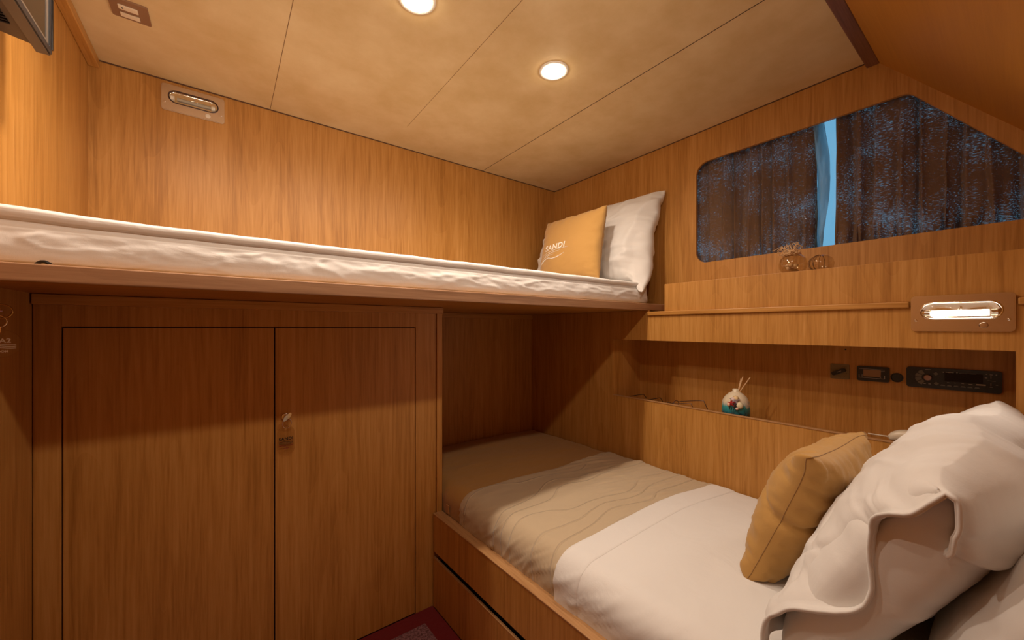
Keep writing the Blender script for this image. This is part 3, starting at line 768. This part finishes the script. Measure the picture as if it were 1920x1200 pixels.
def lower_pillows():
    t = thing('pillow', 'big white pillow with its open wavy pillowcase end, leaning behind the lower mustard cushion', 'pillow', (660, 100, -345), 'white pillows')
    P = placer((668, 84, -222), (-1, 0.02, 0), (0, -128, 222))
    def deform(u, v, p):
        a, b, c = p
        c += 7*math.sin(u*6+v*2)*sstep(.2, 1, v)
        b -= 30*sstep(.45, 1, u)*sstep(.1, 1, v)
        return (a, b, c)
    S = pillow_pts(400, 262, 96, 0.05, wr=0.7, seed=3.3, deform=deform, back=0.25)
    bm = new(); build_pillow(bm, S, P, 60); obj('pillow_body', bm, M_PILLOW, t, smooth=True)
    # the pillowcase: front layer, rolls over the top, wavy hem at the room end
    bm = new()
    def skin(u, v):
        """u: along width -1 (wall) .. 1.1 (room end hem); v: 0 front foot .. 1 over the top and a little down the back"""
        q = v*1.22
        if q <= 1.0: vv = -1+2*q; side = 1
        else: vv = 1-(q-1.0)*2; side = -1
        uc = max(-.995, min(.995, u)); vc = max(-.985, min(.985, vv))
        p = Vector(S(uc, vc, side))
        n = 5.0
        out = Vector((0, 0, side)) if abs(vv) < .8 else Vector((0, math.copysign(sstep(.7, 1, abs(vv)), vv), side*(1-sstep(.7, 1, abs(vv)))+1e-6)).normalized()
        p += out*n
        h = sstep(0.80, 1.0, u)
        # the hem waves in and out along the open end and stands off the inner pillow
        wave = -8-(16+6*sstep(.7, .3, q))*math.sin(q*9.6-2.2)
        if q > .85: h = h*(1-0.75*sstep(.85, 1.0, q)); n += 3
        p.z += h*wave
        p.x = uc*200*(1-0.05*(1-vv*vv)) if False else p.x
        p.x += max(0, u-1)*120 + h*8*math.sin(q*7.3+1.0)
        # crease folds running in from the hem and across the face
        cr = fb(u*1.1+v*0.8, v*3.4-u*0.9, 4.4, 3)*4.0*(0.3+0.7*sstep(-.6, .5, u))
        cr += 3.5*max(0, 1-abs(fb(u*0.9, v*3.2-u*1.4, 8.8, 1))*6)*sstep(-.5, .4, u)
        p += out*cr
        # two pressed seams crossing near the hem
        for sg in (-1, 1):
            d = (q-.30)+sg*0.85*(u-.74)
            p -= out*3.6*math.exp(-(d/.022)**2)*sstep(.45, .6, u)*(1-sstep(.90, .98, u))
        return P(*p)
    NU, NV = 110, 110
    vs = grid(bm, lambda a, b: skin(-.99+2.09*a, b), NU, NV)
    o = obj('pillowcase', bm, M_PILLOW, t, smooth=True)
    md = o.modifiers.new('s', 'SOLIDIFY'); md.thickness = 2.6*K; md.offset = -1
    bm = new()
    tube(bm, [skin(1.10, i/90) for i in range(91)], 1.6, 8)
    obj('hem', bm, M_PILLOW, t, smooth=True)
    t2 = thing('pillow', 'second white pillow in shade behind the big one at the lower right corner', 'pillow', (650, -20, -345), 'white pillows')
    S2 = pillow_pts(410, 262, 84, 0.05, wr=0.5, seed=7.7, edge_pow=0.22)
    P2 = placer((642, -16, -236), (-1, 0.0, 0), (0, -112, 230))
    bm = new(); build_pillow(bm, S2, P2, 50); obj('pillowcase', bm, M_PILLOW, t2, smooth=True)
lower_pillows()

# ================================================================== CURTAINS
def curtain(name, ya, yb, seed, label):
    t = thing(name, label, 'curtain', (XW+14, (ya+yb)/2, 160), 'dark brown window curtains')
    bm = new(); NY = int(abs(yb-ya)*1.8); NZ = 70
    def top(y): return 461 if y > 118 else 461-(118-y)*1.24
    def fn(u, v):
        y = ya+(yb-ya)*u; z0 = 157; z1 = max(z0+12, top(y)); z = z0+(z1-z0)*v
        h = v; ph = y/4.6+3.2*fb(y/50.0, seed, 0, 2)+2.2*h*fb(y/60.0, seed+3, 1, 2)
        A = 7.5*(0.7+0.8*fb(y/40.0, seed+7, h, 2))
        x = XW+21+A*math.sin(ph+0.5*math.sin(ph))+2.5*math.sin(ph*0.47+1+h*1.5)
        g = (1-sstep(0, .28, v)); x += g*3.2*math.sin(y/2.4+seed+3*fb(y/20, v*2, seed))
        g2 = sstep(.82, 1, v); x += g2*2.0*math.sin(y/4.1+seed)
        yy = y+3*fb(y/45.0, h*1.6, seed+2)*math.sin(math.pi*h)-1.5*math.sin(ph)
        yy += (1-h)*6*fb(y/35.0, 1.5, seed+9)
        return (max(XW+8.5, min(x, XW+34)), yy, z)
    grid(bm, fn, NY, NZ); obj('drape', bm, M_CURT, t, smooth=True)
    bm = new(); tube(bm, [(XW+19, ya, 160), (XW+19, yb, 160)], 1.2, 8); obj('wire', bm, M_CHROME, t)
    return t
c1 = curtain('curtain', 266, 556, 1.7, 'short dark brown gathered curtain covering the left half of the window')
curtain('curtain', -112, 238, 6.1, 'dark brown gathered curtain on the right, under the sloped side of the window')
bm = new()
def lin(u, v):
    y = 270-21*u*(0.62+0.5*math.sin(math.pi*v)); z = 160+300*v
    return (XW+22+6*math.sin(u*5.0+v*4)+6*fb(u*2, v*5, 1.0), y+1.5*math.sin(v*9), z)
grid(bm, lin, 16, 60); obj('lining', bm, M_LIN, c1, smooth=True)

# ================================================================== TELEVISION on the left wall
t = thing('television', 'flat television at the top left corner, fixed on the left wall', 'television', (-180, 480, 318))
bm = new()
hexa(bm, [(-203.5, 665, 322), (-203.5, 262, 322), (-171, 252, 320), (-171, 676, 320), (-203.5, 640, 560-70), (-203.5, 280, 560-70), (-171, 252, 500), (-171, 676, 500)], 3)
obj('rear_housing', bm, M_TVB, t, auto=40)
bm = new(); prism(bm, rrect(464, 409, 428, 190, 4, 4), lambda y, z: (-171, y, z), lambda y, z: (-161, y, z), [rrect(464, 411, 404, 168, 2, 3)])
obj('bezel', bm, M_TVF, t, auto=35)
bm = new(); prism(bm, rrect(464, 409, 426, 188, 4, 4), lambda y, z: (-161, y, z), lambda y, z: (-159.6, y, z), [rrect(464, 411, 414, 178, 2, 3)]); obj('front_frame', bm, M_BLACK, t, auto=35)
bm = new(); box(bm, -168, -161.5, 262, 666, 323, 495); obj('screen', bm, M_SCREEN, t)
bm = new()
for k in range(16): box(bm, -198, -180, 640-k*5.2-2.2, 640-k*5.2, 319.0, 321.5)
obj('vent_slots', bm, M_GAP, t)
bm = new(); tube(bm, [(-160.6, 677, 322), (-160.6, 677, 495)], 2.2, 8); obj('edge_strip', bm, M_BLACKG, t, smooth=True)

# ================================================================== SWITCH PLATE on the ceiling
t = thing('ceiling_switch', 'brown square switch plate with two ivory rockers on the ceiling, upper left', 'light switch', (-120, 858, ZC-3))
bm = new(); prism(bm, rrect(-120, 858, 46, 46, 3, 4), lambda x, y: (x, y, ZC), lambda x, y: (x, y, ZC-3)); obj('plate', bm, M_PLATE, t, auto=30)
for yy in (852, 870):
    bm = new(); box(bm, -133, -110, yy-5.5, yy+5.5, ZC-4.6, ZC-2.9, .8); obj('rocker', bm, M_IVORY, t)
bm = new(); lathe(bm, [(0, 1), (1.1, 1), (1.1, 0)], (-128, 852, ZC-4.5), (0, 0, -1), 10); obj('indicator', bm, M_GAP, t)

# ================================================================== FITTINGS in the niche
XN = 1000.0
t = thing('car_radio', 'black car radio with round dial and buttons set in the niche wall', 'radio', (XN, 78, -106))
f = lambda d: (lambda y, z: (XN-d, y, z))
bm = new(); prism(bm, rrect(77.5, -88, 108, 36, 4, 4), f(0), f(4.5)); obj('fascia', bm, M_BLACK, t, auto=30)
bm = new(); prism(bm, rrect(64, -84, 42, 15, 1, 2), f(4.4), f(5.0)); obj('display', bm, simple('radio_display', (0.02, 0.012, 0.01), 0.5, spec=0.2), t)
bm = new(); lathe(bm, [(0, 9.5), (4.5, 9.3), (5.2, 8.5), (5.4, 4)], (XN, 104.5, -87.5), (-1, 0, 0), 28); obj('dial', bm, simple('dial_metal', (0.30, 0.20, 0.18), 0.3, 0.6), t, auto=40)
for k in range(4):
    a0 = math.radians(118+k*32); a1 = a0+math.radians(27)
    pts = [(104.5-r*math.cos(a)*1.0, -87.5+r*math.sin(a)*.95) for r, a in ((8, a0), (15.5, a0), (16, (a0+a1)/2), (15.5, a1), (8, a1))]
    pts = [(104.5+(104.5-p[0])*-1, p[1]) for p in pts]
    bm = new(); prism(bm, pts, f(4.4), f(5.6)); obj('wedge_button', bm, M_GREY, t)
for yy, zz in ((95.0, -80), (94.5, -97)):
    bm = new(); prism(bm, roundpoly([(yy-3.4, zz), (yy, zz+3.2), (yy+3.4, zz), (yy, zz-3.2)], [.6]*4, 2), f(4.4), f(5.4)); obj('arrow_button', bm, M_GREY, t)
for k in range(6):
    y = 87-k*7.6; bm = new(); prism(bm, [(y+3, -100), (y-3, -100), (y-1.8, -98), (y+2, -98)], f(4.4), f(5.3)); obj('preset_button', bm, M_GREY, t)
bm = new()
for (y0, y1, z0, z1) in ((87, 85.5, -77, -75.6), (84, 74.5, -77, -75.8), (71.5, 70, -77.4, -75.2), (68.5, 50, -77, -76.3), (108, 101, -73.6, -73), (104, 101, -99, -98), (110, 107, -99, -98.3),
                         (40, 38.5, -76, -75), (36, 33, -76.3, -75.5), (35, 34.4, -82, -77.5), (30, 28.5, -76.3, -75.2), (41, 38.5, -82, -81.2), (38, 30, -86.2, -85.7), (35, 34.4, -94, -89.5), (36, 33, -96.4, -95.8), (30, 27.5, -92.5, -91.8), (82, 79.5, -94, -93.5), (74, 72, -94, -93.5), (66, 63, -94.2, -93.5), (58, 54, -94.2, -93.4), (50, 40, -94.6, -92.6)):
    bm = new(); box(bm, XN-5.0, XN-4.4, y1, y0, z0, z1); obj('printed_mark', bm, M_MARK, t)

t = thing('display_gauge', 'small black gauge with a brown display between the knob and the round hole', 'gauge', (XN, 177, -104))
bm = new(); prism(bm, rrect(177, -88.3, 46, 28.5, 3, 4), f(0), f(3.5)); obj('housing', bm, M_BLACK, t, auto=30)
bm = new(); prism(bm, rrect(178, -87, 25, 13.5, .6, 2), f(3.4), f(4.0)); obj('display', bm, simple('brown_display', (0.30, 0.17, 0.09), 0.3), t)
bm = new()
for (y0, y1, z0, z1) in ((197, 160, -79.4, -78.9), (197, 196.4, -96, -90), (197, 160, -96.6, -96), (160.6, 160, -96, -90), (192.6, 192, -95, -90), (166, 165.4, -95, -90), (166, 160, -82, -81.5)):
    bm = new(); box(bm, XN-4, XN-3.4, y1, y0, z0, z1); obj('printed_mark', bm, M_MARK, t)
t = thing('rotary_switch', 'square brass-coloured plate with black pointer knob in the niche', 'switch', (XN, 227, -104))
bm = new(); prism(bm, rrect(227, -88, 30, 30, 1.5, 3), f(0), f(1.6)); obj('plate', bm, simple('dull_brass_plate', (0.20, 0.145, 0.07), 0.45, 0.4), t, auto=30)
kz = lambda y, z: (227+(y*0.87-z*0.5)*-1, -88+(y*-0.0+0)+(-y*0.45*-1*-1+z*0.87))
kp = [(227-p[0]*0.9+p[1]*0.4+0, -88+p[1]*0.9+p[0]*0.45) for p in rrect(-1, 0, 23, 8, 3.8, 5)]
bm = new(); prism(bm, kp, f(1.6), f(9)); obj('pointer_knob', bm, M_BLACK, t, auto=40)
kp = [(227-p[0]*0.9+p[1]*0.4, -88+p[1]*0.9+p[0]*0.45) for p in rrect(1, 0, 7, .9, .4, 2)]
bm = new(); prism(bm, kp, f(9), f(9.2)); obj('pointer_mark', bm, M_MARK, t)
bm = new()
for k in range(7):
    a = math.radians(-80+k*32); box(bm, XN-1.9, XN-1.5, 227-11.5*math.cos(a)-.5, 227-11.5*math.cos(a)+.5, -88+11.5*math.sin(a)-.5, -88+11.5*math.sin(a)+.5)
obj('dial_marks', bm, M_BLACK, t)
bm = new(); lathe(bm, [(0, 0.5), (6.8, 0.5), (7.4, 1.6), (8.6, 1.4), (8.8, 0)], (XN, 144.3, -92), (-1, 0, 0), 28)
o = tag(obj('round_socket', bm, M_BLACK, None, auto=40), 'round black socket between the small gauge and the radio', 'socket')
bm = new(); lathe(bm, [(0, .8), (1.3, .6), (1.6, 0)], (XN, 218, -43), (-1, 0, 0), 12)
tag(obj('screw_head', bm, M_BLACK, None), 'tiny dark screw head high on the niche wall above the knob', 'screw')

# diffuser ball
def diffuser():
    cx, cy, z0 = 915, 389, -209.8
    t = thing('reed_diffuser', 'round white and teal painted pot with sticks, shells and starfish in the niche', 'ornament', (cx, cy, z0))
    m, nt, b = mat('painted_pot'); tc = N(nt, 'ShaderNodeTexCoord'); sp = N(nt, 'ShaderNodeSeparateXYZ'); nt.links.new(tc.outputs['Object'], sp.inputs[0])
    n = N(nt, 'ShaderNodeTexNoise'); n.inputs['Scale'].default_value = 22; n.inputs['Distortion'].default_value = 2; nt.links.new(tc.outputs['Object'], n.inputs['Vector'])
    a = N(nt, 'ShaderNodeMath', operation='MULTIPLY_ADD'); a.inputs[1].default_value = 0.055; nt.links.new(n.outputs['Fac'], a.inputs[0]); nt.links.new(sp.outputs[2], a.inputs[2])
    r = ramp(nt, [(0.0, (0.01, 0.035, 0.07)), (0.50, (0.006, 0.025, 0.05)), (0.62, (0.02, 0.20, 0.24)), (0.76, (0.05, 0.34, 0.34)), (0.83, (0.42, 0.46, 0.42)), (0.93, (0.70, 0.60, 0.44))])
    mr = N(nt, 'ShaderNodeMapRange'); mr.inputs['From Min'].default_value = 0.0; mr.inputs['From Max'].default_value = 0.115; nt.links.new(a.outputs[0], mr.inputs['Value'])
    nt.links.new(mr.outputs[0], r.inputs[0]); nt.links.new(r.outputs[0], b.inputs['Base Color']); b.inputs['Roughness'].default_value = 0.35
    H = 70.0; R = 28.0
    prof = [(0, 0), (14, 0), (21, 4), (27, 13), (R, 25), (R-.5, 36), (26.5, 47), (21, 57), (14, 64), (8, 67.5), (6.5, 68.5), (6.5, 73), (5, 74), (0, 72)]
    bm = new(); lathe(bm, prof, (cx, cy, z0), n=40); obj('pot', bm, m, t, smooth=True)
    # sticks lean
    stick = simple('pale_stick', (0.62, 0.40, 0.22), 0.7)
    for (dx, dy, h) in ((4, -13, 92), (6, -27, 92), (5, -9, 88)):
        bm = new(); tube(bm, [(cx, cy-3, z0+60), (cx+dx, cy+dy, z0+60+h-50)], 1.1, 6); obj('stick', bm, stick, t)
    # starfish + shells face the camera side (-X, slightly -Y)
    d = Vector((-.92, -.38, .45)).normalized()
    def on(a, b2):
        c = Vector((cx, cy, z0+36)); s = Vector((-.38, .92, 0)); up = Vector((0, 0, 1))
        dd = (Vector((-.92, -.38, 0))+s*-a+up*b2).normalized(); return c+dd*31.5, dd
    def star(a, b2, r, mt, nm):
        p, dd = on(a, b2); ax = dd.orthogonal().normalized(); ay = dd.cross(ax); bm = new()
        top = bm.verts.new(p+dd*3); vs = []
        for k in range(10):
            an = 2*math.pi*k/10; rr = r if k % 2 == 0 else r*.36; vs.append(bm.verts.new(p+ax*rr*math.cos(an)+ay*rr*math.sin(an)-dd*.8))
        for k in range(10): bm.faces.new((top, vs[k], vs[(k+1) % 10]))
        bm.faces.new(list(reversed(vs))); obj(nm, bm, mt, t)
    star(-.30, .35, 10, simple('red_star', (0.42, 0.02, 0.02), 0.6), 'starfish')
    star(-.05, .62, 12, simple('lilac_star', (0.36, 0.28, 0.32), 0.6), 'starfish')
    star(-.02, .25, 9, simple('dark_star', (0.06, 0.03, 0.03), 0.6), 'starfish')
    for (a, b2, r, c) in ((.26, .22, 7, (0.70, 0.62, 0.42)), (.0, .9, 6, (0.70, 0.52, 0.28)), (-.48, .25, 4, (0.75, 0.45, 0.32)), (.08, -.02, 3.2, (0.75, 0.5, 0.42)), (-.2, .75, 5, (0.66, 0.52, 0.50))):
        p, dd = on(a, b2); bm = new(); lathe(bm, [(0, 3.2), (r*.4, 3.0), (r*.75, 1.8), (r, 0), (r*.9, -1)], p, dd, 16); obj('shell', bm, simple('shell', c, 0.5), t, smooth=True)
    bm = new()
    for k in range(4):
        a = -.35+k*.14; p, dd = on(a, .12); q, _ = on(a-.05, -.15); tube(bm, [p+dd, q+dd], .8, 5)
    obj('twigs', bm, M_GAP, t)
diffuser()

# telephone handset lying on the lip
t = thing('telephone_handset', 'cream telephone handset with a thin aerial lying on the niche edge behind the pillow', 'telephone', (915, 95, -200))
def hs(s): return Vector((912, 143-110*s, -186+10*math.sin(math.pi*min(1, s*1.05))**.8-2*s))
bm = new()
NS = 26
rings = []
for i in range(NS+1):
    s = i/NS; c = hs(s); w = 12*min(1, (s/0.06+.25))*min(1, ((1-s)/.06+.25)); hgt = (5.5+3.5*sstep(.0, .12, s)*(1-sstep(.2, .35, s))+3.5*sstep(.65, .8, s))*min(1, s/.05+.3)
    rings.append([bm.verts.new(c+Vector((w*math.copysign(abs(math.cos(a))**.6, math.cos(a)), 0, hgt*math.copysign(abs(math.sin(a))**.7, math.sin(a))))) for a in [2*math.pi*k/20 for k in range(20)]])
for a, b in zip(rings, rings[1:]):
    for k in range(20): bm.faces.new((a[k], a[(k+1) % 20], b[(k+1) % 20], b[k]))
bm.faces.new(rings[0]); bm.faces.new(list(reversed(rings[-1])))
obj('handset_body', bm, M_CREAM, t, smooth=True)
bm = new(); box(bm, 903, 925, 45, 128, -209.9, -190, 4); obj('cradle', bm, simple('grey_cradle', (0.16, 0.17, 0.15), 0.5), t, auto=40)
bm = new(); tube(bm, [(905, 142, -184.5), (900, 166, -184)], 1.1, 8); obj('aerial', bm, M_CREAM, t)

def glasses(name, label, c, ang, lensm, framem, lift=1.0):
    t = thing(name, label, 'glasses', c)
    c = Vector(c); ca, sa = math.cos(ang), math.sin(ang)
    L = lambda x, y, z: c+Vector((x*ca-y*sa, x*sa+y*ca, z))
    for s in (-1, 1):
        bm = new(); pts = [L(s*17+13*math.cos(a), 0, 11+9*math.sin(a)) for a in [2*math.pi*i/24 for i in range(24)]]; tube(bm, pts, 1.0, 6, closed=True)
        obj('rim', bm, framem, t, smooth=True)
        bm = new(); v = [bm.verts.new(p) for p in pts]; bm.faces.new(v); obj('lens', bm, lensm, t)
        bm = new(); tube(bm, [L(s*30, 0, 15), L(s*32, 4, 17), L(s*31, 45, 17+8*lift), L(s*30, 66, 17+11*lift), L(s*30, 76, 8)], 1.0, 6); obj('temple', bm, framem, t, smooth=True)
    bm = new(); tube(bm, [L(-5, 0, 13), L(0, -1, 15.5), L(5, 0, 13)], .9, 6); obj('bridge', bm, framem, t)
glasses('sunglasses', 'dark sunglasses lying at the far left end of the niche shelf', (893, 640, -209.5), -1.75, M_TINT, M_BLACK, 0.2)
glasses('eyeglasses', 'thin-framed spectacles on the niche shelf, between the sunglasses and the painted pot', (927, 548, -209.5), math.pi, M_GLASS, simple('thin_frame', (0.10, 0.06, 0.05), 0.3, .5))

# glass bowl with raffia on the window ledge
def bowl():
    cx, cy, z0 = 921, 283, 108.8
    t = thing('glass_bowl', 'small round glass bowl tied with raffia on the window ledge', 'vase', (cx, cy, z0))
    R = 24.0
    prof = [(0, 1), (12, 0), (18, 3), (23, 11), (R, 20), (22, 30), (16, 37), (12, 40), (13.5, 43), (12.6, 43.5), (11, 40), (15, 36), (21, 29.5), (22.8, 20), (21.8, 11.5), (17, 4.5), (11, 2.4), (0, 2.6)]
    bm = new(); lathe(bm, prof, (cx, cy, z0), n=36); obj('bowl', bm, M_BOWL, t, smooth=True)
    raf = simple('raffia', (0.74, 0.48, 0.25), 0.8); bm = new()
    for k in range(3): tube(bm, [(cx+13*math.cos(a), cy+13*math.sin(a), z0+39+k*1.0+math.sin(3*a+k)) for a in [2*math.pi*i/20 for i in range(20)]], .8, 5, closed=True)
    rnd = random.Random(4)
    for k in range(44):
        a = rnd.uniform(0, 6.28); r1 = rnd.uniform(8, 24); h = rnd.uniform(0, 22); p0 = Vector((cx-10+rnd.uniform(-6, 6), cy+rnd.uniform(-6, 12), z0+38))
        pts = []
        for i in range(8):
            s = i/7; pts.append(p0+Vector((-abs(math.cos(a))*r1*.4*s, math.sin(a)*r1*s, h*math.sin(s*2.4)))+Vector((rnd.uniform(-1.5, 1.5), rnd.uniform(-2, 2), rnd.uniform(-2, 2))))
        tube(bm, pts, .6, 4)
    obj('raffia_bow', bm, raf, t, smooth=True)
    bm = new()
    for k in range(7):
        a = rnd.uniform(0, 6.28); lathe(bm, [(0, 5), (3, 3.5), (5, 0), (4, -1.5), (0, -2)], (cx+9*math.cos(a), cy+9*math.sin(a), z0+6+rnd.uniform(0, 12)), (math.cos(a), .3, 1), 10)
    obj('shells', bm, simple('bowl_shell', (0.62, 0.42, 0.24), 0.5), t, smooth=True)
    t = thing('glass_float', 'low glass dish with netting just right of the raffia bowl', 'ornament', (918, 236, z0))
    bm = new(); lathe(bm, [(0, 1), (10, 0), (17, 5), (20, 14), (17, 24), (9, 30), (0, 32)], (918, 236, z0), n=28); obj('glass', bm, M_BOWL, t, smooth=True)
    bm = new()
    for k in range(7):
        a = math.pi*k/7; pts = [(918+20.6*math.sin(b)*math.cos(a), 236+20.6*math.sin(b)*math.sin(a), z0+16-16*math.cos(b)) for b in [math.pi*i/12 for i in range(1, 12)]]; tube(bm, pts, .5, 4)
    obj('netting', bm, simple('brown_net', (0.16, 0.08, 0.03), 0.8), t)
bowl()

# ================================================================== RUG
t = thing('carpet_mat', 'mauve fitted mat with a dark red bound edge on the floor', 'rug', (100, 300, FLOOR))
RX0, RX1, RY0, RY1 = XL+2, bx(785)-1, YS+2, YC-2
sk = lambda y, d: bx(y)-d
bm = new()
hexa(bm, [(RX0+35, RY0+35, FLOOR+.2), (sk(RY0+35, 37), RY0+35, FLOOR+.2), (sk(RY1-37, 37), RY1-37, FLOOR+.2), (RX0+35, RY1-37, FLOOR+.2),
          (RX0+35, RY0+35, FLOOR+4), (sk(RY0+35, 37), RY0+35, FLOOR+4), (sk(RY1-37, 37), RY1-37, FLOOR+4), (RX0+35, RY1-37, FLOOR+4)])
obj('pile_field', bm, M_CARPET, t)
bm = new()
prism(bm, [(RX0, RY0), (sk(RY0, 1.5), RY0), (sk(RY1, 1.5), RY1), (RX0, RY1)], lambda x, y: (x, y, FLOOR+.2), lambda x, y: (x, y, FLOOR+4.6),
      [[(RX0+35, RY0+35), (sk(RY0+35, 37), RY0+35), (sk(RY1-37, 37), RY1-37), (RX0+35, RY1-37)]])
obj('bound_edge', bm, M_BIND, t)

for o in bpy.data.objects:
    if '_b' in o: del o['_b']
